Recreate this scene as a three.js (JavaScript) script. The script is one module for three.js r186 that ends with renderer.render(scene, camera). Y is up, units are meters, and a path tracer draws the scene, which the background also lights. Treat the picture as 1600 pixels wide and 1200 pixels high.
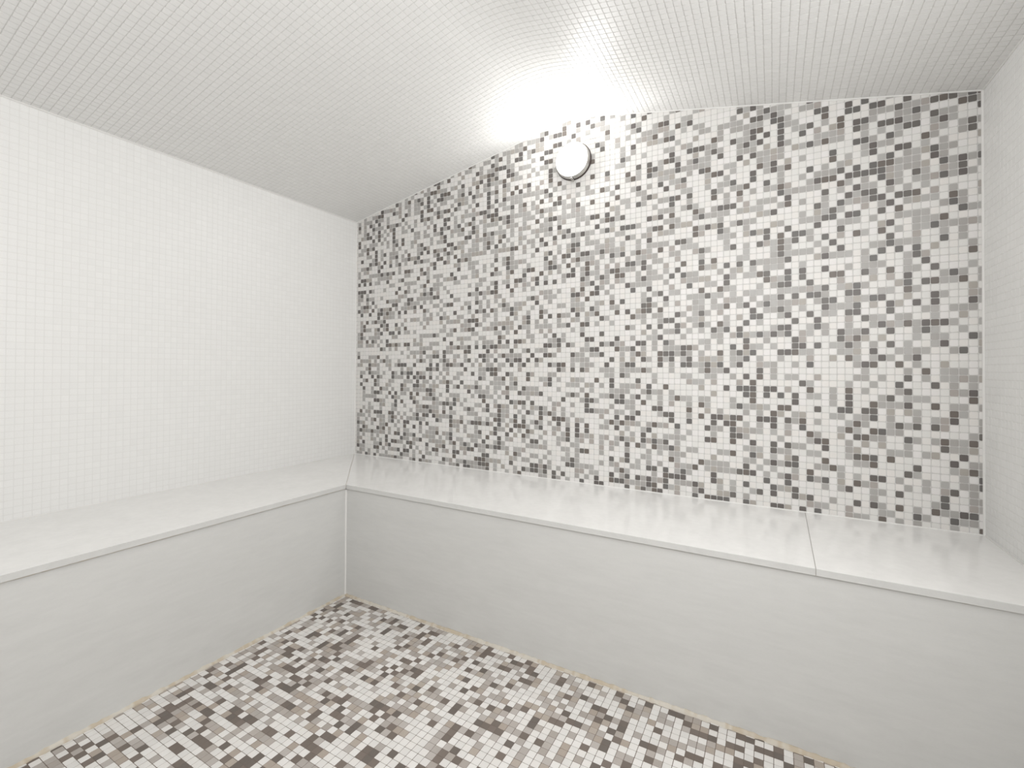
import * as THREE from 'three';
import { RectAreaLightUniformsLib } from 'three/addons/lights/RectAreaLightUniformsLib.js';
import { RoundedBoxGeometry } from 'three/addons/geometries/RoundedBoxGeometry.js';
import { mergeGeometries } from 'three/addons/utils/BufferGeometryUtils.js';

// ---------------------------------------------------------------- camera, light, exposure
// x runs along the back wall from its left corner, y is up, z comes out of the back wall towards the front of the room.
const scene = new THREE.Scene();
const renderer = new THREE.WebGLRenderer();
renderer.toneMapping = THREE.LinearToneMapping;
renderer.toneMappingExposure = 1.05;
renderer.shadowMap.enabled = true;
RectAreaLightUniformsLib.init();

const EYE = new THREE.Vector3(2.2002, 1.0, 1.991);
const camera = new THREE.PerspectiveCamera(2 * Math.atan(600 / 728.06) * 180 / Math.PI, 1600 / 1200, 0.05, 30);
{
  const yaw = 0.5108, pitch = 0.0099, roll = -0.0056;
  const fwd = new THREE.Vector3(-Math.sin(yaw) * Math.cos(pitch), Math.sin(pitch), -Math.cos(yaw) * Math.cos(pitch));
  const right0 = new THREE.Vector3(Math.cos(yaw), 0, -Math.sin(yaw));
  const up0 = new THREE.Vector3().crossVectors(right0, fwd);
  const right = right0.clone().multiplyScalar(Math.cos(roll)).addScaledVector(up0, -Math.sin(roll));
  const up = up0.clone().multiplyScalar(Math.cos(roll)).addScaledVector(right0, Math.sin(roll));
  camera.position.copy(EYE);
  camera.quaternion.setFromRotationMatrix(new THREE.Matrix4().makeBasis(right, up, fwd.clone().negate()));
  camera.setViewOffset(1600, 1200, 0, 28.6, 1600, 1200);
}
scene.background = new THREE.Color().setRGB(0.9, 0.92, 0.95);          // overcast sky outside the added windows

const W = 2.7763, D = 2.62, SPRING = 1.8895, SLOPE = 0.2, ROUND = 0.11, MID = W / 2;   // room width, depth, eaves height, vault
const BENCH_X = 0.5552, BENCH_Z = 0.5485, TOP_BACK = 0.4938, TOP_FRONT = 0.4908, SLAB = 0.0185, OVER = 0.0085;
const SKEW = 0.013;                                                     // the right wall opens slightly towards the front
const OPEN = { x0: 1.18, x1: 2.62, y0: 1.40, y1: 1.87 };                // window added for fill light, high in the front wall behind the camera
const SIDE = { z0: 0.9, z1: 1.9, y0: 1.12, y1: 1.62 };                 // second window added for fill light, in the right wall beside the camera

const frontFill = new THREE.RectAreaLight(new THREE.Color().setRGB(1, 0.995, 0.985), 8.6, OPEN.x1 - OPEN.x0 - 0.06, OPEN.y1 - OPEN.y0 - 0.06);  // fill light added at the front opening
frontFill.position.set((OPEN.x0 + OPEN.x1) / 2, (OPEN.y0 + OPEN.y1) / 2, D - 0.01);
frontFill.lookAt((OPEN.x0 + OPEN.x1) / 2, (OPEN.y0 + OPEN.y1) / 2, 0);
scene.add(frontFill);
const sideFill = new THREE.RectAreaLight(new THREE.Color().setRGB(1, 0.995, 0.985), 10.8, SIDE.z1 - SIDE.z0 - 0.06, SIDE.y1 - SIDE.y0 - 0.06);  // fill light added at the right wall opening
sideFill.position.set(W + SKEW * 1.4 - 0.012, (SIDE.y0 + SIDE.y1) / 2, (SIDE.z0 + SIDE.z1) / 2);
sideFill.lookAt(0, (SIDE.y0 + SIDE.y1) / 2, (SIDE.z0 + SIDE.z1) / 2);
scene.add(sideFill);

// ---------------------------------------------------------------- helpers
function rng(seed) { let a = seed >>> 0; return () => { a = (a + 0x6D2B79F5) | 0; let t = Math.imul(a ^ (a >>> 15), 1 | a); t = (t + Math.imul(t ^ (t >>> 7), 61 | t)) ^ t; return ((t ^ (t >>> 14)) >>> 0) / 4294967296; }; }
const lin = (r, g, b) => new THREE.Color().setRGB(r, g, b);
const used = {};
function numbered(name) { const n = used[name] = (used[name] ?? -1) + 1; return n ? `${name}_${String(n).padStart(3, '0')}` : name; }
function mesh(name, geometry, material, parent = scene) {
  const m = new THREE.Mesh(geometry, material); m.name = name; m.castShadow = m.receiveShadow = true; parent.add(m); return m;
}
function structure(o, label, category) { o.userData = { kind: 'structure', label, category }; return o; }
function thing(o, label, category, group) { o.userData = { label, category }; if (group) o.userData.group = group; return o; }
const box = (x0, x1, y0, y1, z0, z1) => new THREE.BoxGeometry(x1 - x0, y1 - y0, z1 - z0).translate((x0 + x1) / 2, (y0 + y1) / 2, (z0 + z1) / 2);
function noiseTexture(size, seed, fn, repeat) {
  const data = new Uint8Array(size * size * 4), r = rng(seed), coarse = {};
  const lattice = (n) => { const k = new Float32Array(n * n).map(() => r()); return (u, v) => { const x = u * n, y = v * n, i = Math.floor(x), j = Math.floor(y), s = (t) => t * t * (3 - 2 * t), fx = s(x - i), fy = s(y - j), g = (a, b) => k[((b % n) + n) % n * n + ((a % n) + n) % n]; return (g(i, j) * (1 - fx) + g(i + 1, j) * fx) * (1 - fy) + (g(i, j + 1) * (1 - fx) + g(i + 1, j + 1) * fx) * fy; }; };
  const L = { a: lattice(4), b: lattice(16), c: lattice(64), d: lattice(size >> 1) };
  for (let y = 0; y < size; y++) for (let x = 0; x < size; x++) {
    const c = fn(L, x / size, y / size, r), o = (y * size + x) * 4;
    for (let k = 0; k < 3; k++) data[o + k] = Math.max(0, Math.min(255, Math.round(c[k] * 255)));
    data[o + 3] = 255;
  }
  const t = new THREE.DataTexture(data, size, size); t.magFilter = THREE.LinearFilter; t.minFilter = THREE.LinearMipmapLinearFilter; t.generateMipmaps = true;
  t.wrapS = t.wrapT = THREE.RepeatWrapping; t.colorSpace = THREE.SRGBColorSpace; if (repeat) t.repeat.set(repeat, repeat); t.needsUpdate = true; return t;
}

// ---------------------------------------------------------------- materials
const speckle = noiseTexture(512, 11, (L, u, v, r) => { const g = 0.985 - 0.035 * L.d(u, v) + (r() < 0.06 ? 0.03 : 0) - (r() < 0.05 ? 0.06 : 0); return [g, g, g]; });
const quartzGrain = noiseTexture(512, 12, (L, u, v, r) => { const g = 0.97 + 0.018 * (L.b(u, v) - 0.5) + 0.016 * (L.c(u, v) - 0.5) + 0.012 * (r() - 0.5); return [g, g, g]; });
const caulkStain = noiseTexture(512, 13, (L, u, v) => { const s = Math.max(0, Math.min(1, (L.b(u, v) * 0.65 + L.c(u, v) * 0.5 - 0.42) * 2.6)); return [0.83 - 0.06 * s, 0.815 - 0.09 * s, 0.785 - 0.13 * s]; });
const std = (o) => new THREE.MeshStandardMaterial(o);
const M = {
  groutCeiling: std({ color: lin(0.70, 0.692, 0.675), roughness: 0.9 }),
  groutWall: std({ color: lin(0.60, 0.59, 0.575), roughness: 0.9 }),
  groutWhite: std({ color: lin(0.76, 0.755, 0.74), roughness: 0.9 }),
  groutFloor: std({ color: lin(0.19, 0.155, 0.13), roughness: 0.9 }),
  whiteTile: std({ color: lin(0.87, 0.865, 0.85), roughness: 0.42, map: speckle }),
  quartz: std({ color: lin(0.91, 0.903, 0.887), roughness: 0.17, map: quartzGrain }),  // same stone as the panels, lightened for the lit slab tops
  panel: std({ color: lin(0.68, 0.679, 0.664), roughness: 0.3, map: quartzGrain }),  // same stone as quartz, darkened: shade of the upright faces in its colour
  core: std({ color: lin(0.30, 0.26, 0.22), roughness: 0.95 }),
  silicone: std({ color: lin(0.77, 0.762, 0.745), roughness: 0.45 }),
  silt: std({ color: lin(0.62, 0.58, 0.53), roughness: 0.8 }),
  stained: std({ color: lin(0.95, 0.93, 0.9), roughness: 0.7, map: caulkStain }),
  jointGrey: std({ color: lin(0.36, 0.34, 0.32), roughness: 0.8 }),
  paint: std({ color: lin(0.82, 0.815, 0.80), roughness: 0.8 }),
  metal: std({ color: lin(0.62, 0.61, 0.59), roughness: 0.28, metalness: 1 }),
  gasket: std({ color: lin(0.05, 0.035, 0.03), roughness: 0.7 }),
  glass: new THREE.MeshPhysicalMaterial({ color: 0xffffff, roughness: 0.02, transmission: 1, thickness: 0, ior: 1.5 }),
};
// the mosaic blend: letter -> colours of the single tiles of that kind
const BLEND = {
  w: [[0.80, 0.785, 0.76], [0.82, 0.80, 0.785], [0.78, 0.77, 0.745], [0.81, 0.785, 0.755]],
  g: [[0.43, 0.417, 0.40], [0.45, 0.435, 0.42], [0.415, 0.397, 0.38], [0.465, 0.455, 0.44]],
  b: [[0.43, 0.40, 0.365], [0.42, 0.385, 0.36]],
  d: [[0.155, 0.143, 0.132], [0.14, 0.125, 0.118], [0.165, 0.142, 0.125], [0.15, 0.142, 0.135]],
};
const FLOOR_BLEND = {
  w: [[0.84, 0.815, 0.785], [0.80, 0.78, 0.755], [0.86, 0.84, 0.815]],
  g: [[0.47, 0.43, 0.40], [0.50, 0.455, 0.42], [0.44, 0.395, 0.36], [0.53, 0.49, 0.46]],
  b: [[0.45, 0.385, 0.33], [0.48, 0.42, 0.365]],
  d: [[0.185, 0.152, 0.13], [0.21, 0.172, 0.148], [0.165, 0.14, 0.122]],
};
const WHITE = { w: [[0.87, 0.866, 0.852], [0.875, 0.871, 0.857], [0.866, 0.862, 0.848]] };
const tileMaterials = new Map();
function tileMaterial(c, rough) {
  const key = c.join() + rough;
  if (!tileMaterials.has(key)) tileMaterials.set(key, std({ color: lin(...c), roughness: rough, map: speckle }));
  return tileMaterials.get(key);
}

// ---------------------------------------------------------------- tiles
// outline of a tile: a square with cut corners, or what is left of it inside a convex region
function outline(x0, x1, y0, y1, c) { return [[x0 + c, y0], [x1 - c, y0], [x1, y0 + c], [x1, y1 - c], [x1 - c, y1], [x0 + c, y1], [x0, y1 - c], [x0, y0 + c]]; }
function clip(poly, planes) {                                          // planes: [a, b, c] keeps a x + b y <= c
  let out = poly, cut = false;
  for (const [a, b, c] of planes) {
    const inp = out; out = [];
    for (let i = 0; i < inp.length; i++) {
      const p = inp[i], q = inp[(i + 1) % inp.length], dp = a * p[0] + b * p[1] - c, dq = a * q[0] + b * q[1] - c;
      if (dp <= 0) out.push(p);
      if ((dp <= 0) !== (dq <= 0)) { const t = dp / (dp - dq); out.push([p[0] + (q[0] - p[0]) * t, p[1] + (q[1] - p[1]) * t]); cut = true; }
    }
    if (out.length < 3) return null;
  }
  return { poly: out, cut };
}
function area(p) { let s = 0; p.forEach((a, i) => { const b = p[(i + 1) % p.length]; s += a[0] * b[1] - a[1] * b[0]; }); return s / 2; }
// one tile: flat face and sloping edge, in the plane's own axes (x, y, up)
function tileArrays(poly, height, bevel, uvShift) {
  const n = poly.length; let cx = 0, cy = 0; for (const [x, y] of poly) { cx += x / n; cy += y / n; }
  const P = [], N = [], T = [], I = [];
  const top = poly.map(([x, y]) => { const dx = x - cx, dy = y - cy, k = Math.max(0.2, 1 - bevel / Math.max(1e-4, Math.min(Math.hypot(dx, dy), 0.0125))); return [cx + dx * k, cy + dy * k]; });
  top.forEach(([x, y]) => { P.push(x, y, height); N.push(0, 0, 1); T.push(x * 12 + uvShift[0], y * 12 + uvShift[1]); });
  for (let i = 1; i < n - 1; i++) I.push(0, i, i + 1);
  poly.forEach(([x, y], i) => {
    const l = Math.hypot(x - cx, y - cy) || 1, ax = (x - cx) / l, ay = (y - cy) / l;
    P.push(top[i][0], top[i][1], height); N.push(ax * 0.5, ay * 0.5, 0.866); T.push(x * 12 + uvShift[0], y * 12 + uvShift[1]);
    P.push(x, y, -0.0004); N.push(ax * 0.9, ay * 0.9, 0.436); T.push(x * 12 + uvShift[0], y * 12 + uvShift[1]);
  });
  for (let i = 0; i < n; i++) { const a = n + 2 * i, b = n + 2 * ((i + 1) % n); I.push(a + 1, b + 1, b, a + 1, b, a); }
  return { P, N, T, I };
}
function toGeometry(a, color) {
  const g = new THREE.BufferGeometry();
  g.setAttribute('position', new THREE.Float32BufferAttribute(a.P, 3)); g.setAttribute('normal', new THREE.Float32BufferAttribute(a.N, 3)); g.setAttribute('uv', new THREE.Float32BufferAttribute(a.T, 2));
  if (color) g.setAttribute('color', new THREE.Float32BufferAttribute(color, 3));
  g.setIndex(a.I); return g;
}
// camera rays tell which tiles show largest: those become parts of their own, the rest one joined field
camera.updateMatrixWorld(true); camera.updateProjectionMatrix();
const viewMatrix = new THREE.Matrix4().multiplyMatrices(camera.projectionMatrix, camera.matrixWorld.clone().invert());
function shownSize(corners) {                                           // pixels, 0 outside the photograph
  const q = [];
  for (const c of corners) {
    const v = new THREE.Vector4(c.x, c.y, c.z, 1).applyMatrix4(viewMatrix);
    if (v.w < 0.05) return 0;
    q.push([(v.x / v.w + 1) * 800, (1 - v.y / v.w) * 600]);
  }
  const m = q.reduce((s, p) => [s[0] + p[0] / q.length, s[1] + p[1] / q.length], [0, 0]);
  if (m[0] < 2 || m[0] > 1598 || m[1] < 68 || m[1] > 1131) return 0;
  return Math.abs(area(q));
}
// lays a mosaic on PARENT. frameAt(s, t) gives {o, ax, ay, n} of the tile centred there; cells: [{s, t, kind}]
function layMosaic(parent, cells, { pitchS, pitchT, joint, corner, height, bevel, planes, frameAt, blend, rough, seed, wobble = 0 }) {
  const r = rng(seed), hs = (pitchS - joint) / 2, ht = (pitchT - joint) / 2, variants = [0, 1, 2, 3].map((k) => [k * 0.27, k * 0.41]);
  const whole = variants.map((v) => toGeometry(tileArrays(outline(-hs, hs, -ht, ht, corner), height, bevel, v)));
  const list = [];
  for (const c of cells) {
    const pal = blend[c.kind], color = pal[Math.floor(r() * pal.length)], jx = (r() - 0.5) * wobble, jy = (r() - 0.5) * wobble, dz = (r() - 0.5) * 0.0003, variant = Math.floor(r() * 4), tone = 1 + (r() - 0.5) * 0.02;
    const sq = outline(c.s - hs + jx, c.s + hs + jx, c.t - ht + jy, c.t + ht + jy, corner), k = clip(sq, planes);
    if (!k || Math.abs(area(k.poly)) < 1.2e-5) continue;
    const f = frameAt(c.s, c.t), local = k.poly.map(([x, y]) => [x - c.s, y - c.t]);
    const world = (x, y, z) => f.o.clone().addScaledVector(f.ax, x).addScaledVector(f.ay, y).addScaledVector(f.n, z);
    list.push({ f, local, cut: k.cut, jx, jy, dz, color, variant, tone, size: shownSize(local.filter((_, i) => i % 2 === 0 || local.length < 6).map(([x, y]) => world(x, y, height))) });
  }
  const order = list.map((_, i) => i).sort((a, b) => list[b].size - list[a].size), single = new Set(order.slice(0, 300).filter((i) => list[i].size > 0));
  const A = { P: [], N: [], T: [], I: [] }, C = [], v = new THREE.Vector3();
  list.forEach((e, i) => {
    const { f } = e;
    if (single.has(i)) {
      const g = e.cut ? toGeometry(tileArrays(e.local, height, bevel, variants[e.variant])) : whole[e.variant];
      const m = mesh(numbered('mosaic_tile'), g, tileMaterial(e.color, rough), parent);
      const mat = new THREE.Matrix4().makeBasis(f.ax, f.ay, f.n); m.quaternion.setFromRotationMatrix(mat);
      m.position.copy(f.o).addScaledVector(f.n, e.dz); if (!e.cut) m.position.addScaledVector(f.ax, e.jx).addScaledVector(f.ay, e.jy);
      return;
    }
    const a = tileArrays(e.local, height + e.dz, bevel, variants[e.variant]), base = A.P.length / 3;
    for (let k = 0; k < a.P.length; k += 3) {
      v.copy(f.o).addScaledVector(f.ax, a.P[k]).addScaledVector(f.ay, a.P[k + 1]).addScaledVector(f.n, a.P[k + 2]); A.P.push(v.x, v.y, v.z);
      v.set(0, 0, 0).addScaledVector(f.ax, a.N[k]).addScaledVector(f.ay, a.N[k + 1]).addScaledVector(f.n, a.N[k + 2]).normalize(); A.N.push(v.x, v.y, v.z);
      C.push(e.color[0] * e.tone, e.color[1] * e.tone, e.color[2] * e.tone);
    }
    for (const t of a.T) A.T.push(t);
    for (const k of a.I) A.I.push(base + k);
  });
  const field = mesh('mosaic_tiles', toGeometry(A, C), std({ color: 0xffffff, vertexColors: true, roughness: rough, map: speckle }), parent);
  field.userData.kind = 'stuff';
}

// ---------------------------------------------------------------- room shell
const vault = (x) => { const d = Math.abs(x - MID); return d > ROUND ? SPRING + SLOPE * (MID - d) : SPRING + SLOPE * (MID - ROUND) + SLOPE * ROUND / 2 * (1 - (d / ROUND) ** 2); };
const THICK = 0.1;
const vaultPoints = [];
for (let i = 0; i <= 48; i++) { const x = i < 8 ? (MID - ROUND) * i / 8 : i > 40 ? MID + ROUND + (MID - ROUND) * (i - 40) / 8 : MID - ROUND + 2 * ROUND * (i - 8) / 32; vaultPoints.push([x, vault(x)]); }

const wallBack = mesh('wall_back', (() => {
  const s = new THREE.Shape([[-THICK, -THICK], [W + THICK, -THICK], [W + THICK, vault(W) - SLOPE * THICK], ...vaultPoints.slice().reverse(), [-THICK, SPRING - SLOPE * THICK]].map((p) => new THREE.Vector2(...p)));
  return new THREE.ExtrudeGeometry(s, { depth: THICK, bevelEnabled: false }).translate(0, 0, -THICK);
})(), M.groutWall);
structure(wallBack, 'back wall of mixed white, grey and dark mosaic under the round lamp', 'wall');
const wallLeft = structure(mesh('wall_left', box(-THICK, 0, -THICK, SPRING, 0, D), M.groutWhite), 'plain white mosaic wall above the left bench', 'wall');
const wallRight = structure(mesh('wall_right', (() => {
  const s = new THREE.Shape([[0, -THICK], [D + 0.02, -THICK], [D + 0.02, SPRING], [0, SPRING]].map((p) => new THREE.Vector2(...p)));
  s.holes.push(new THREE.Path([[SIDE.z0, SIDE.y0], [SIDE.z0, SIDE.y1], [SIDE.z1, SIDE.y1], [SIDE.z1, SIDE.y0]].map((p) => new THREE.Vector2(...p))));
  return new THREE.ExtrudeGeometry(s, { depth: THICK, bevelEnabled: false }).rotateY(-Math.PI / 2).translate(THICK, 0, 0);
})(), M.groutWhite), 'plain white mosaic wall at the right edge of the picture', 'wall');
wallRight.position.set(W, 0, 0); wallRight.rotation.y = Math.atan(SKEW);
const ceiling = mesh('ceiling', (() => {
  const inner = [[-THICK, SPRING - SLOPE * THICK], ...vaultPoints, [W + 0.16, vault(W) - SLOPE * 0.16]], outer = inner.map(([x, y]) => [x, y + 0.08]).reverse();
  return new THREE.ExtrudeGeometry(new THREE.Shape([...inner, ...outer].map((p) => new THREE.Vector2(...p))), { depth: D + 2 * THICK, bevelEnabled: false }).translate(0, 0, -THICK);
})(), M.groutCeiling);
structure(ceiling, 'shallow vaulted ceiling of white mosaic with a rounded ridge', 'ceiling');
const floor = structure(mesh('floor', box(0, W + 0.035, -THICK, 0, 0, D), M.groutFloor), 'floor of small mixed white, taupe and brown mosaic tiles', 'floor');
const wallFront = mesh('wall_front', (() => {
  const s = new THREE.Shape([[-THICK, -THICK], [W + 0.16, -THICK], [W + 0.16, vault(W) - SLOPE * 0.16], ...vaultPoints.slice().reverse(), [-THICK, SPRING - SLOPE * THICK]].map((p) => new THREE.Vector2(...p)));
  const h = new THREE.Path([[OPEN.x0, OPEN.y0], [OPEN.x0, OPEN.y1], [OPEN.x1, OPEN.y1], [OPEN.x1, OPEN.y0]].map((p) => new THREE.Vector2(...p))); s.holes.push(h);
  return new THREE.ExtrudeGeometry(s, { depth: THICK, bevelEnabled: false }).translate(0, 0, D);
})(), M.paint);
structure(wallFront, 'white front wall behind the camera with an added high window', 'wall');

// out of view: two windows added for fill light, and the door
{
  const window = (name, w, h, label, place, turn) => {
    const g = new THREE.Group(); g.name = name; g.position.set(...place); g.rotation.y = turn; scene.add(g); structure(g, label, 'window');
    const x0 = -w / 2, x1 = w / 2, y0 = 0, y1 = h, f = 0.03;
    mesh('pane', box(x0 + 0.02, x1 - 0.02, y0 + 0.02, y1 - 0.02, -0.004, 0.004), M.glass, g);
    mesh('frame', mergeGeometries([box(x0, x0 + f, y0, y1, -0.02, 0.02), box(x1 - f, x1, y0, y1, -0.02, 0.02), box(x0 + f, x1 - f, y0, y0 + f, -0.02, 0.02), box(x0 + f, x1 - f, y1 - f, y1, -0.02, 0.02)]), M.metal, g);
  };
  window('window_1', OPEN.x1 - OPEN.x0, OPEN.y1 - OPEN.y0, 'high window added for fill light in the front wall behind the camera', [(OPEN.x0 + OPEN.x1) / 2, OPEN.y0, D + 0.05], 0);
  window('window_2', SIDE.z1 - SIDE.z0, SIDE.y1 - SIDE.y0, 'window added for fill light in the right wall beside the camera', [W + SKEW * 1.4 + 0.05, SIDE.y0, (SIDE.z0 + SIDE.z1) / 2], Math.PI / 2 + Math.atan(SKEW));
  const d = new THREE.Group(); d.name = 'door_1'; d.position.set(1.9, 0, D - 0.004); scene.add(d);
  structure(d, 'white door in the front wall behind the camera', 'door');
  mesh('leaf', new RoundedBoxGeometry(0.7, 1.33, 0.03, 2, 0.004).translate(0, 0.68, -0.016), M.paint, d);
  mesh('handle', new THREE.CapsuleGeometry(0.011, 0.28, 4, 10).translate(-0.28, 0.95, -0.06), M.metal, d);
}

// ---------------------------------------------------------------- back wall mosaic
const PU = 0.022866, PY = 0.0228, U0 = 0.01845 - PU, Y0 = 1.26595 - 34 * PY, COLS = 122, ROWS = 74;
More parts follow.
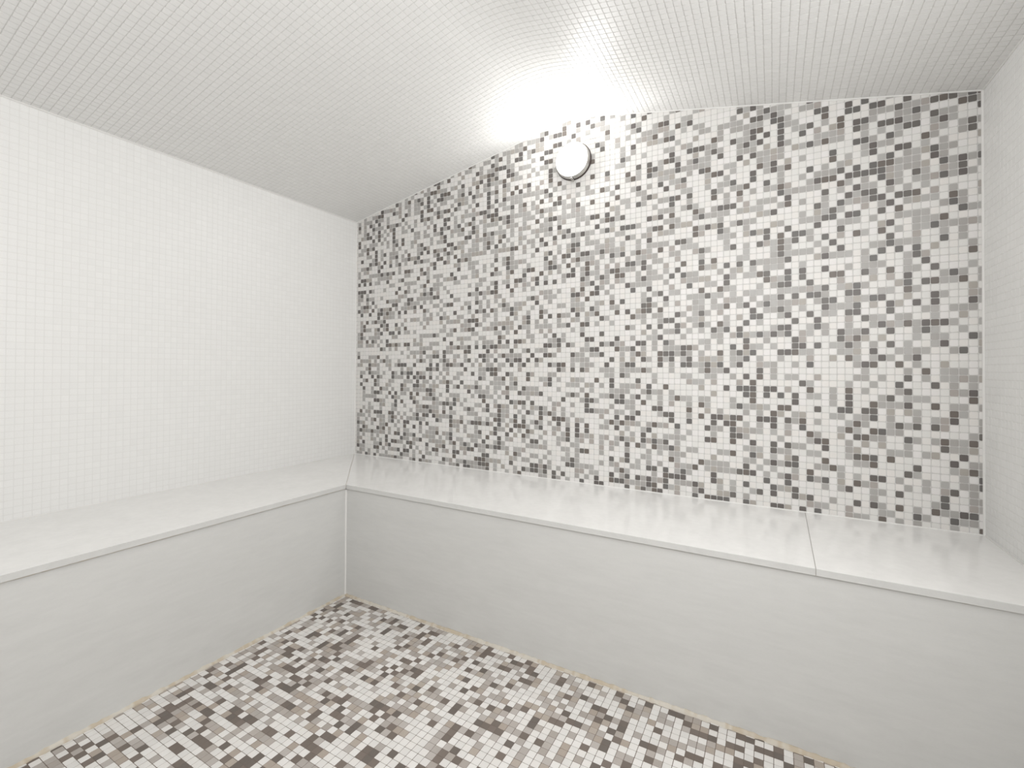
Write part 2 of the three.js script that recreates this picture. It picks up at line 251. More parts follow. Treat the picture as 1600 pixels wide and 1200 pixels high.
// course by course from the bench upwards: the columns (counted from the left corner) of the dark and of the grey tiles
const DARK = [
  [4, 7, 14, 20, 22, 33, 35, 36, 41, 49, 57, 63, 66, 67, 72, 75, 77, 78, 84, 86, 87, 88, 89, 92, 96, 97, 100, 102, 110, 121],
  [16, 23, 29, 35, 39, 40, 41, 50, 52, 53, 55, 57, 59, 66, 69, 70, 71, 76, 77, 79, 85, 90, 114, 118],
  [1, 7, 8, 15, 17, 18, 32, 38, 39, 40, 47, 52, 53, 55, 69, 72, 74, 76, 79, 84, 94, 96, 99, 101, 107, 109, 112, 116, 119, 120],
  [3, 9, 12, 19, 26, 27, 32, 33, 40, 41, 60, 61, 71, 79, 80, 81, 82, 87, 92, 96, 99, 117],
  [11, 13, 14, 18, 19, 24, 29, 36, 37, 48, 61, 76, 77, 79, 82, 87, 95, 98, 106, 112, 117],
  [11, 16, 22, 32, 35, 38, 41, 43, 44, 69, 72, 84, 91, 92, 93, 98, 101, 103, 107, 118],
  [2, 6, 14, 15, 17, 20, 31, 40, 44, 63, 64, 72, 80, 85, 92, 101, 109, 110, 121],
  [3, 8, 10, 27, 31, 41, 44, 52, 53, 96, 98, 99, 104, 113, 121],
  [1, 11, 17, 20, 39, 43, 46, 50, 60, 72, 74, 77, 80, 90, 93, 99, 103, 109, 114, 120],
  [7, 13, 17, 18, 22, 24, 31, 43, 47, 51, 60, 62, 71, 75, 77, 79, 96, 107, 108, 109, 111, 118],
  [13, 21, 27, 31, 34, 37, 38, 39, 41, 44, 48, 49, 50, 54, 60, 62, 64, 75, 86, 87, 90, 93, 96, 98, 103, 119],
  [2, 7, 8, 9, 12, 13, 21, 23, 24, 26, 31, 43, 44, 48, 50, 53, 58, 62, 64, 70, 76, 90, 91, 102, 103, 117],
  [25, 29, 44, 48, 54, 57, 58, 59, 69, 71, 77, 81, 86, 90, 101, 107, 108, 113, 117, 120],
  [14, 23, 24, 31, 36, 41, 44, 51, 54, 56, 70, 72, 73, 80, 83, 87, 89, 90, 96, 100, 106, 109, 110, 121],
  [7, 8, 14, 16, 20, 29, 30, 32, 41, 44, 54, 64, 65, 74, 79, 80, 85, 87, 88, 90, 91, 94, 95, 96, 98, 100, 107, 112, 114, 116],
  [13, 19, 26, 32, 40, 47, 49, 50, 52, 64, 77, 78, 83, 96, 109, 118],
  [7, 8, 12, 14, 19, 21, 25, 39, 40, 46, 59, 64, 65, 70, 71, 75, 85, 91, 97, 98, 102, 105, 106, 108, 109, 118],
  [3, 9, 16, 24, 25, 30, 36, 49, 54, 61, 64, 69, 71, 74, 81, 93, 99, 106, 109, 113, 116],
  [2, 7, 16, 20, 21, 30, 33, 38, 46, 50, 76, 92, 93, 95, 97, 99, 106, 111, 120],
  [4, 7, 21, 30, 34, 48, 56, 69, 76, 79, 89, 91, 92, 93, 95, 96, 101, 106, 113, 120],
  [2, 6, 8, 13, 18, 20, 22, 23, 25, 39, 45, 51, 56, 66, 69, 74, 93, 100, 112, 116],
  [5, 13, 16, 18, 19, 21, 37, 42, 43, 46, 51, 71, 92, 94, 113],
  [5, 24, 25, 27, 35, 41, 42, 43, 58, 61, 63, 75, 86, 89, 94, 115],
  [5, 15, 16, 17, 20, 25, 27, 30, 31, 34, 47, 50, 56, 58, 59, 68, 72, 73, 78, 82, 83, 86, 88, 91, 101, 108, 109, 112],
  [10, 22, 29, 36, 40, 43, 46, 48, 49, 51, 53, 69, 75, 78, 80, 83, 92, 106, 110, 114],
  [1, 8, 26, 27, 29, 39, 40, 45, 52, 55, 56, 61, 67, 74, 78, 79, 80, 82, 88, 91, 93, 97, 98, 99, 109, 119],
  [23, 29, 35, 36, 41, 47, 51, 65, 66, 70, 73, 82, 83, 90, 92, 99, 100, 102, 106, 111, 117],
  [9, 33, 36, 38, 40, 42, 43, 55, 56, 58, 60, 67, 69, 74, 75, 79, 92, 99, 105, 107, 120],
  [11, 12, 14, 17, 18, 31, 44, 46, 48, 49, 58, 64, 65, 70, 78, 91, 94, 96, 98, 105, 108, 111, 115],
  [4, 6, 11, 29, 44, 57, 63, 67, 81, 87, 89, 91, 97, 98, 102, 110, 113, 115, 116, 117],
  [2, 26, 48, 72, 76, 78, 81, 85, 88, 92, 99, 102, 108],
  [2, 9, 12, 13, 15, 32, 36, 37, 43, 45, 49, 60, 63, 64, 79, 80, 93, 94, 98, 101, 106, 107, 111],
  [3, 8, 11, 17, 38, 51, 67, 73, 81, 85, 93, 97, 103, 107, 111, 114, 116, 120],
  [3, 9, 11, 14, 36, 37, 38, 51, 54, 56, 58, 62, 66, 70, 72, 75, 76, 78, 89, 92, 95, 103, 104, 109, 110, 116],
  [4, 7, 10, 28, 47, 54, 61, 65, 75, 76, 97, 99, 101, 102, 106, 107, 113],
  [8, 32, 38, 40, 42, 47, 69, 71, 76, 79, 86, 103, 107, 113, 115, 116, 119],
  [2, 5, 8, 9, 11, 15, 17, 23, 36, 45, 53, 64, 78, 85, 88, 97, 98, 101, 113, 118],
  [1, 6, 9, 12, 20, 22, 30, 31, 38, 52, 61, 62, 65, 66, 73, 76, 83, 89, 95, 98, 100, 104, 105, 108, 111, 116],
  [3, 4, 13, 14, 18, 63, 66, 72, 89, 94, 95, 98, 100, 103, 115],
  [6, 11, 18, 19, 26, 27, 31, 36, 39, 42, 43, 47, 65, 75, 80, 82, 109, 114, 120],
  [4, 23, 25, 38, 43, 46, 53, 55, 57, 63, 67, 70, 71, 81, 85, 89, 91, 93, 98, 103, 110, 112, 114],
  [2, 14, 17, 25, 43, 48, 49, 53, 60, 61, 64, 69, 70, 75, 82, 85, 87, 97, 105, 111, 117],
  [1, 2, 3, 5, 15, 23, 50, 54, 61, 64, 72, 73, 75, 97, 104, 111],
  [24, 32, 42, 47, 51, 52, 56, 57, 60, 64, 85, 90, 94, 97, 99, 103, 107, 110, 116],
  [1, 3, 5, 11, 16, 21, 31, 43, 46, 56, 62, 69, 71, 74, 78, 95, 97, 99, 100, 105, 111, 117],
  [2, 3, 23, 33, 46, 55, 59, 60, 63, 64, 67, 81, 82, 93, 95, 98, 102, 119],
  [9, 11, 13, 17, 18, 22, 26, 43, 46, 56, 61, 76, 84, 88, 103, 104, 106, 107, 110, 112, 118],
  [8, 26, 29, 33, 35, 53, 61, 62, 72, 84, 86, 88, 91, 104, 111, 118],
  [4, 9, 12, 15, 20, 22, 27, 28, 32, 47, 48, 55, 77, 78, 80, 96, 102, 105, 109, 110, 112, 113, 114],
  [5, 7, 10, 18, 21, 27, 30, 41, 43, 54, 57, 59, 61, 63, 68, 71, 72, 73, 85, 98, 106, 108, 109],
  [2, 7, 14, 18, 22, 24, 26, 29, 32, 41, 44, 60, 66, 76, 78, 80, 84, 88, 89, 90, 98, 103, 107, 111, 117, 119],
  [7, 10, 23, 30, 31, 45, 56, 58, 68, 69, 71, 83, 97, 105, 110, 114, 119],
  [4, 7, 22, 29, 35, 36, 40, 42, 65, 66, 68, 80, 87, 91, 97, 102, 103, 104, 106, 107, 108, 109, 110, 117, 119, 121],
  [4, 6, 14, 16, 29, 37, 53, 56, 57, 74, 80, 81, 83, 87, 92, 95, 105, 107, 109, 110, 111, 116],
  [1, 13, 16, 28, 34, 37, 46, 68, 76, 90, 93, 101, 111, 116],
  [1, 6, 8, 13, 26, 28, 30, 33, 36, 42, 44, 46, 54, 62, 65, 70, 79, 93, 96, 98, 104, 109, 112, 113],
  [4, 5, 8, 13, 19, 26, 29, 37, 41, 42, 43, 57, 58, 74, 78, 82, 87, 88, 94, 96, 104, 109, 115, 120],
  [4, 8, 13, 29, 30, 39, 40, 43, 47, 50, 54, 58, 67, 70, 85, 86, 107, 108, 111, 120],
  [6, 11, 14, 22, 24, 27, 41, 56, 73, 76, 81, 91, 93, 101, 103, 113, 114, 117],
  [1, 5, 8, 16, 22, 27, 29, 30, 32, 38, 41, 43, 45, 55, 62, 72, 76, 77, 81, 84, 88, 97, 107, 110, 111, 112, 116, 121],
  [7, 17, 22, 24, 25, 33, 41, 47, 49, 58, 65, 68, 74, 76, 79, 80, 87, 92, 94, 97, 100, 105, 107, 108, 114, 119, 120],
  [8, 9, 13, 24, 37, 41, 43, 48, 51, 56, 80, 83, 84, 85, 90, 93, 95, 97, 101, 105, 112, 116, 117, 118, 120, 121],
  [9, 22, 24, 27, 28, 34, 36, 45, 56, 71, 87, 93, 94, 97, 103, 106, 107, 109, 110, 113],
  [14, 18, 21, 24, 28, 29, 30, 38, 41, 45, 56, 65, 96, 97, 102, 103, 106, 108],
  [25, 26, 34, 39, 41, 43, 46, 47, 73, 79, 80, 93, 94, 96],
  [20, 27, 41, 42, 46, 55, 56, 67, 77, 95, 101],
  [26, 27, 30, 38, 43, 44, 45, 54, 66, 81, 83, 91, 93],
  [42, 48, 49, 55, 56, 74, 78, 79],
  [36, 44, 49, 52, 57, 58, 68, 73],
  [42, 50, 61, 75, 81],
  [54, 57, 58, 59, 65, 73, 76],
  [55, 59, 62, 64, 67],
  [],
  [],
];
const GREY = [
  [1, 2, 5, 9, 10, 11, 12, 13, 15, 16, 19, 23, 24, 25, 28, 29, 31, 32, 37, 38, 39, 40, 43, 46, 48, 54, 55, 58, 60, 74, 76, 81, 93, 98, 106, 107, 108, 112, 114, 118],
  [2, 3, 5, 8, 11, 17, 18, 20, 30, 31, 33, 34, 36, 37, 38, 43, 45, 48, 51, 54, 62, 64, 72, 73, 74, 75, 80, 81, 84, 88, 89, 92, 101, 102, 103, 106, 110, 111, 115, 119, 120],
  [2, 3, 10, 12, 13, 14, 20, 22, 24, 25, 27, 41, 42, 43, 44, 54, 56, 58, 62, 63, 65, 66, 71, 75, 77, 78, 81, 82, 83, 85, 88, 90, 93, 100, 104, 110, 114, 117, 118],
  [1, 7, 8, 11, 17, 21, 24, 29, 30, 35, 47, 48, 50, 51, 54, 56, 62, 63, 64, 65, 70, 72, 77, 88, 90, 97, 98, 109, 116, 120, 121],
  [1, 2, 6, 7, 9, 15, 16, 20, 27, 28, 32, 34, 35, 39, 40, 43, 46, 49, 52, 53, 55, 59, 60, 62, 67, 69, 70, 73, 74, 81, 83, 103, 105, 109, 110, 120, 121],
  [1, 3, 6, 8, 17, 18, 20, 21, 25, 26, 27, 28, 29, 31, 34, 36, 39, 40, 42, 45, 46, 48, 49, 50, 56, 60, 62, 71, 74, 76, 78, 81, 82, 83, 86, 87, 88, 89, 90, 95, 97, 99, 102, 105, 108, 109, 113, 115, 117, 120],
  [1, 3, 4, 5, 7, 8, 9, 10, 12, 18, 19, 23, 24, 25, 26, 28, 30, 33, 34, 37, 38, 43, 45, 51, 52, 53, 54, 55, 59, 60, 62, 67, 75, 76, 81, 86, 87, 88, 89, 94, 96, 99, 105, 107, 112, 115, 117, 119, 120],
  [1, 4, 9, 12, 15, 17, 18, 22, 24, 25, 26, 29, 30, 36, 37, 38, 39, 46, 47, 50, 55, 58, 61, 62, 67, 69, 72, 76, 78, 80, 81, 82, 87, 92, 93, 95, 97, 102, 103, 105, 114, 119],
  [2, 3, 6, 9, 10, 14, 22, 25, 26, 27, 31, 33, 35, 38, 42, 48, 51, 54, 58, 59, 62, 63, 65, 67, 69, 70, 75, 78, 79, 81, 83, 84, 88, 89, 94, 96, 98, 107, 108, 118, 119, 121],
  [1, 4, 6, 9, 10, 12, 15, 32, 33, 35, 38, 44, 45, 49, 52, 55, 57, 59, 63, 64, 65, 67, 68, 70, 72, 73, 76, 78, 81, 92, 93, 94, 97, 98, 101, 102, 106, 120, 121],
  [1, 2, 3, 5, 8, 9, 10, 12, 14, 16, 18, 19, 20, 22, 23, 28, 32, 33, 36, 40, 42, 46, 51, 53, 57, 58, 71, 73, 77, 79, 80, 81, 82, 99, 100, 106, 107, 111, 112, 113, 115, 116],
  [4, 5, 15, 17, 20, 27, 28, 29, 30, 34, 38, 39, 41, 45, 47, 52, 54, 56, 60, 67, 68, 72, 75, 81, 83, 87, 92, 97, 101, 106, 108, 110, 113, 118, 119, 120],
  [3, 5, 6, 9, 13, 14, 19, 21, 22, 23, 24, 26, 27, 31, 32, 36, 37, 38, 42, 43, 45, 46, 50, 60, 62, 63, 68, 70, 72, 73, 74, 76, 78, 79, 87, 88, 91, 92, 93, 94, 96, 98, 102, 105, 109, 110, 114, 116, 118, 119],
  [5, 9, 10, 13, 17, 21, 22, 25, 26, 27, 29, 35, 37, 40, 45, 46, 49, 52, 55, 57, 59, 61, 67, 92, 94, 98, 105, 107, 111, 112, 120],
  [3, 9, 10, 21, 26, 27, 28, 31, 34, 38, 39, 43, 45, 46, 48, 50, 52, 53, 55, 57, 59, 66, 67, 68, 70, 71, 73, 78, 83, 89, 99, 102, 106, 108, 111, 113, 117, 121],
  [3, 4, 5, 6, 7, 11, 14, 15, 20, 23, 24, 25, 27, 30, 33, 35, 43, 48, 57, 58, 61, 69, 72, 73, 86, 88, 92, 94, 97, 99, 100, 104, 105, 107, 108, 111, 114, 116, 117, 121],
  [3, 6, 9, 16, 17, 24, 26, 28, 31, 32, 33, 37, 41, 42, 44, 51, 56, 63, 66, 72, 73, 78, 80, 83, 86, 90, 92, 93, 94, 95, 111, 113, 114, 119],
  [6, 10, 11, 13, 17, 18, 20, 21, 22, 23, 26, 38, 39, 40, 41, 43, 45, 46, 50, 51, 52, 53, 60, 62, 67, 68, 70, 73, 76, 78, 80, 82, 83, 85, 86, 90, 104, 110, 111, 112, 118, 119, 121],
  [8, 11, 12, 17, 22, 23, 25, 26, 27, 32, 35, 36, 37, 39, 41, 43, 44, 47, 48, 51, 52, 53, 58, 63, 65, 69, 70, 71, 72, 75, 77, 78, 80, 87, 101, 102, 104, 110, 113, 114, 115],
  [3, 8, 12, 13, 17, 18, 19, 23, 24, 26, 28, 29, 31, 38, 42, 43, 44, 45, 47, 55, 60, 61, 62, 64, 65, 67, 71, 72, 73, 74, 85, 98, 104, 108, 112, 118, 119],
  [9, 14, 15, 16, 21, 27, 29, 32, 33, 40, 43, 44, 47, 48, 54, 55, 58, 61, 62, 63, 77, 83, 84, 85, 87, 91, 101, 106, 109, 118, 120],
  [2, 3, 6, 7, 8, 10, 14, 17, 22, 23, 25, 28, 30, 33, 34, 39, 40, 47, 52, 56, 57, 68, 69, 72, 77, 82, 83, 86, 87, 90, 96, 98, 99, 102, 107, 108, 110, 115, 117, 118, 119, 120, 121],
  [4, 8, 12, 16, 18, 19, 26, 29, 30, 39, 40, 44, 49, 59, 64, 67, 68, 69, 71, 72, 73, 74, 76, 80, 85, 87, 88, 96, 108, 113, 117, 118, 119, 121],
  [1, 2, 6, 7, 8, 11, 12, 14, 29, 32, 33, 37, 39, 41, 42, 44, 45, 49, 53, 57, 61, 63, 64, 65, 71, 80, 84, 85, 87, 90, 94, 95, 96, 99, 107, 114, 117],
  [2, 3, 4, 5, 7, 9, 11, 12, 15, 21, 23, 25, 28, 30, 32, 35, 38, 41, 47, 54, 61, 62, 63, 64, 71, 73, 76, 79, 82, 85, 86, 87, 88, 90, 91, 94, 97, 101, 104, 107, 109, 111, 113],
  [5, 6, 7, 11, 18, 20, 22, 24, 25, 32, 33, 35, 41, 42, 44, 46, 47, 48, 49, 57, 62, 63, 65, 66, 71, 73, 75, 81, 83, 85, 90, 92, 100, 101, 105, 106, 107, 112, 113, 114, 115, 118, 121],
  [1, 16, 19, 20, 21, 22, 26, 27, 30, 31, 43, 50, 53, 54, 55, 58, 63, 64, 71, 72, 75, 77, 79, 80, 81, 84, 86, 93, 94, 96, 104, 105, 107, 109, 113, 116, 121],
  [10, 12, 14, 18, 22, 23, 24, 25, 30, 31, 32, 34, 35, 41, 44, 45, 46, 48, 57, 61, 64, 68, 70, 71, 77, 80, 85, 86, 88, 95, 100, 106, 108, 110, 114, 116, 117, 121],
  [1, 2, 4, 5, 6, 8, 13, 15, 20, 21, 22, 25, 26, 27, 34, 38, 40, 41, 42, 50, 52, 56, 57, 59, 73, 76, 77, 82, 87, 88, 90, 92, 93, 95, 97, 100, 101, 103, 106, 107, 114, 116, 119],
  [1, 2, 7, 9, 20, 22, 33, 34, 35, 36, 39, 40, 45, 51, 52, 55, 59, 75, 77, 79, 80, 83, 85, 88, 96, 101, 103, 106, 109, 111, 112, 114, 118, 121],
  [1, 3, 5, 6, 7, 8, 13, 14, 22, 23, 24, 25, 27, 30, 31, 37, 38, 43, 44, 46, 51, 54, 56, 61, 63, 73, 82, 84, 86, 89, 94, 106, 109, 110, 112, 113, 116, 119],
  [1, 7, 8, 17, 18, 20, 28, 29, 31, 34, 35, 40, 41, 42, 46, 47, 50, 51, 53, 54, 55, 56, 58, 59, 66, 69, 75, 78, 83, 84, 85, 89, 91, 97, 103, 104, 115, 116, 118, 119, 120],
  [2, 4, 5, 7, 10, 14, 15, 23, 29, 34, 35, 36, 39, 42, 43, 44, 45, 46, 47, 50, 53, 55, 58, 61, 62, 64, 68, 74, 75, 77, 78, 82, 84, 86, 88, 95, 96, 98, 100, 104, 105, 106, 109, 112, 121],
  [2, 10, 16, 22, 24, 28, 30, 31, 32, 33, 35, 40, 43, 46, 48, 50, 59, 60, 64, 65, 74, 83, 84, 85, 87, 88, 91, 94, 96, 97, 98, 99, 100, 102, 106, 107, 108, 113, 117, 120, 121],
  [2, 6, 8, 9, 17, 19, 20, 21, 23, 24, 25, 29, 30, 33, 34, 37, 40, 41, 43, 48, 51, 55, 62, 63, 66, 69, 70, 77, 79, 81, 84, 85, 87, 89, 90, 91, 93, 95, 96, 103, 110, 111, 114, 120],
  [10, 11, 12, 13, 15, 23, 25, 27, 29, 36, 39, 43, 45, 46, 48, 49, 52, 54, 58, 59, 61, 62, 63, 66, 67, 75, 83, 84, 85, 87, 88, 90, 92, 93, 94, 97, 98, 99, 100, 101, 102, 105, 106, 108, 112, 117, 118, 121],
  [10, 12, 13, 20, 24, 28, 34, 39, 41, 44, 46, 48, 49, 50, 56, 61, 62, 69, 75, 77, 80, 81, 89, 90, 94, 96, 105, 109, 111, 117, 119, 121],
  [2, 3, 4, 8, 10, 11, 14, 16, 17, 18, 19, 26, 27, 29, 35, 36, 39, 41, 43, 45, 51, 53, 55, 56, 57, 63, 68, 80, 86, 87, 96, 97, 109, 113, 114, 120],
  [2, 5, 7, 17, 19, 20, 21, 23, 25, 28, 32, 33, 38, 40, 43, 44, 47, 54, 55, 56, 58, 61, 67, 69, 73, 74, 75, 76, 79, 82, 83, 84, 85, 86, 90, 92, 93, 106, 108, 109, 110, 113],
  [1, 4, 12, 13, 14, 15, 21, 22, 23, 24, 25, 37, 38, 40, 41, 50, 52, 63, 64, 67, 68, 70, 71, 74, 76, 77, 78, 83, 84, 88, 90, 91, 93, 95, 96, 97, 100, 108, 113, 115],
  [1, 2, 5, 6, 9, 15, 16, 17, 22, 24, 27, 30, 41, 48, 50, 51, 59, 64, 66, 68, 74, 76, 77, 79, 86, 87, 94, 95, 96, 97, 102, 104, 105, 106, 108, 116, 120],
  [1, 4, 18, 20, 23, 26, 27, 29, 36, 38, 39, 42, 45, 46, 50, 52, 55, 59, 63, 65, 66, 68, 71, 72, 73, 76, 79, 91, 92, 96, 98, 99, 100, 101, 103, 109, 110, 112, 113, 114, 119],
  [6, 10, 18, 22, 26, 27, 28, 32, 33, 39, 40, 46, 56, 58, 63, 66, 68, 70, 74, 77, 78, 81, 85, 92, 96, 98, 102, 114, 117, 119],
  [12, 13, 17, 18, 19, 20, 27, 29, 30, 31, 34, 35, 37, 38, 43, 44, 46, 50, 55, 58, 62, 65, 66, 69, 72, 74, 75, 76, 77, 80, 81, 84, 86, 89, 92, 95, 96, 98, 101, 105, 108, 112, 114, 115, 117, 118, 119, 120, 121],
  [7, 8, 15, 24, 26, 27, 28, 37, 38, 40, 47, 48, 51, 55, 57, 59, 61, 63, 64, 65, 67, 70, 73, 75, 76, 80, 82, 83, 84, 89, 101, 110, 114, 115, 116],
  [4, 5, 8, 9, 10, 11, 12, 17, 18, 22, 24, 36, 37, 40, 42, 45, 47, 48, 49, 50, 57, 62, 65, 66, 68, 69, 70, 71, 74, 76, 77, 78, 79, 83, 88, 89, 90, 92, 94, 105, 106, 107, 109, 112, 113, 114, 115, 120, 121],
  [1, 5, 6, 7, 8, 10, 12, 15, 19, 24, 32, 33, 36, 37, 38, 45, 47, 52, 55, 58, 60, 62, 66, 67, 68, 69, 71, 74, 85, 89, 92, 96, 97, 100, 101, 102, 117, 119],
  [1, 3, 4, 15, 25, 30, 34, 36, 43, 47, 50, 58, 60, 64, 65, 66, 68, 69, 73, 75, 76, 78, 79, 80, 85, 87, 90, 92, 93, 100, 102, 103, 105, 108, 110, 113, 114, 115, 116, 119, 121],
  [2, 3, 5, 8, 14, 17, 21, 23, 24, 30, 34, 35, 36, 37, 38, 39, 40, 42, 43, 44, 45, 46, 50, 52, 54, 57, 61, 62, 64, 70, 71, 76, 81, 82, 83, 88, 94, 95, 103, 106, 107, 108, 116, 118, 121],
  [6, 8, 12, 14, 16, 17, 19, 20, 26, 29, 31, 34, 36, 37, 38, 40, 45, 47, 49, 51, 52, 60, 62, 64, 65, 67, 69, 74, 79, 80, 81, 84, 86, 87, 88, 89, 91, 92, 93, 94, 97, 100, 103, 107, 111, 113, 115],
  [6, 9, 12, 13, 16, 21, 27, 28, 31, 33, 34, 37, 38, 40, 42, 46, 49, 50, 53, 55, 56, 58, 59, 69, 77, 85, 87, 92, 94, 95, 96, 105, 108, 109, 112, 114, 115, 116, 118, 120],
  [4, 5, 9, 12, 13, 14, 17, 21, 22, 24, 33, 34, 35, 37, 38, 39, 40, 41, 42, 44, 47, 49, 52, 53, 54, 55, 62, 64, 67, 70, 78, 79, 80, 82, 84, 89, 91, 98, 99, 100, 101, 102, 106, 108, 111, 112, 115, 117, 118, 121],
  [1, 2, 9, 13, 15, 19, 21, 25, 27, 28, 38, 41, 43, 44, 45, 47, 49, 50, 51, 54, 55, 56, 58, 59, 62, 63, 64, 70, 77, 83, 89, 93, 95, 96, 98, 101, 111, 112, 113, 114, 115, 118, 120],
  [2, 3, 5, 11, 13, 19, 20, 25, 28, 31, 33, 34, 36, 38, 40, 44, 46, 47, 48, 50, 55, 58, 59, 60, 61, 62, 63, 69, 70, 72, 75, 78, 79, 88, 90, 91, 97, 100, 102, 103, 104, 112, 113, 114, 117, 121],
  [3, 5, 6, 7, 9, 11, 14, 20, 21, 23, 24, 26, 27, 31, 32, 33, 38, 40, 41, 42, 43, 45, 47, 50, 51, 52, 54, 56, 59, 61, 62, 63, 71, 72, 75, 77, 82, 83, 86, 88, 89, 97, 103, 105, 106, 110, 113, 114, 115, 117, 118],
  [10, 20, 21, 23, 29, 32, 35, 37, 39, 40, 43, 45, 47, 48, 49, 50, 51, 53, 55, 56, 57, 59, 60, 61, 74, 75, 81, 82, 86, 89, 95, 97, 106, 108, 115, 117, 121],
  [2, 3, 7, 9, 11, 16, 17, 24, 32, 34, 40, 47, 49, 50, 52, 53, 59, 61, 69, 73, 76, 80, 81, 86, 90, 95, 98, 100, 108, 110, 111, 116, 119],
  [3, 6, 10, 12, 16, 18, 20, 23, 25, 32, 34, 35, 36, 37, 38, 41, 45, 46, 49, 52, 56, 60, 62, 64, 65, 68, 78, 79, 80, 83, 89, 90, 92, 94, 95, 96, 97, 109, 112, 116, 117, 119, 121],
  [1, 3, 7, 8, 9, 12, 13, 15, 17, 20, 23, 25, 28, 31, 35, 37, 42, 44, 45, 47, 48, 49, 53, 55, 64, 72, 74, 77, 78, 79, 80, 82, 83, 84, 85, 86, 94, 95, 96, 97, 99, 100, 102, 104, 105, 108, 110, 112, 116, 118],
  [3, 6, 11, 26, 28, 33, 36, 46, 47, 48, 49, 50, 51, 52, 53, 54, 57, 59, 68, 74, 78, 83, 85, 86, 91, 92, 93, 95, 98, 102, 103, 104, 105, 108, 113, 114, 117, 118],
  [1, 3, 4, 5, 8, 9, 11, 15, 18, 20, 21, 27, 31, 34, 35, 37, 43, 45, 51, 53, 56, 78, 81, 84, 86, 88, 91, 93, 102, 104, 109, 112, 113, 115, 121],
  [3, 6, 7, 14, 15, 18, 20, 21, 23, 26, 28, 29, 32, 33, 34, 35, 38, 39, 42, 45, 46, 50, 54, 70, 71, 86, 87, 91, 92, 99, 100, 103, 109, 110, 111, 113, 114, 115, 119],
  [10, 11, 12, 13, 15, 17, 18, 20, 21, 25, 29, 30, 31, 33, 38, 40, 41, 43, 46, 72, 75, 79, 80, 82, 83, 88, 92, 98, 99],
  [15, 17, 20, 22, 26, 33, 34, 36, 40, 42, 43, 44, 47, 48, 49, 51, 53, 57, 71, 73, 81, 84, 88, 90, 91, 92, 93, 94, 98, 111],
  [17, 19, 23, 24, 27, 28, 29, 31, 32, 37, 38, 42, 48, 52, 54, 55, 65, 71, 76, 77, 78, 85, 86, 88, 89, 90, 91, 95, 97, 100, 101, 102],
  [22, 24, 33, 37, 39, 40, 43, 47, 49, 50, 51, 70, 74, 75, 76, 79, 80, 82, 84, 85, 90, 92, 94, 96, 97, 98],
  [28, 34, 39, 41, 42, 46, 47, 52, 67, 70, 72, 75, 76, 77, 78, 79, 82, 92, 94],
  [31, 33, 35, 36, 39, 43, 46, 51, 68, 73, 77, 82, 83, 91],
  [37, 40, 41, 43, 46, 51, 53, 54, 60, 62, 72, 74, 79, 84, 85],
  [43, 45, 46, 47, 48, 49, 53, 54, 64, 67, 68, 80],
  [48, 49, 51, 52, 53, 56, 62, 66, 67, 71],
  [54, 69],
  [59, 60, 65],
  [],
];
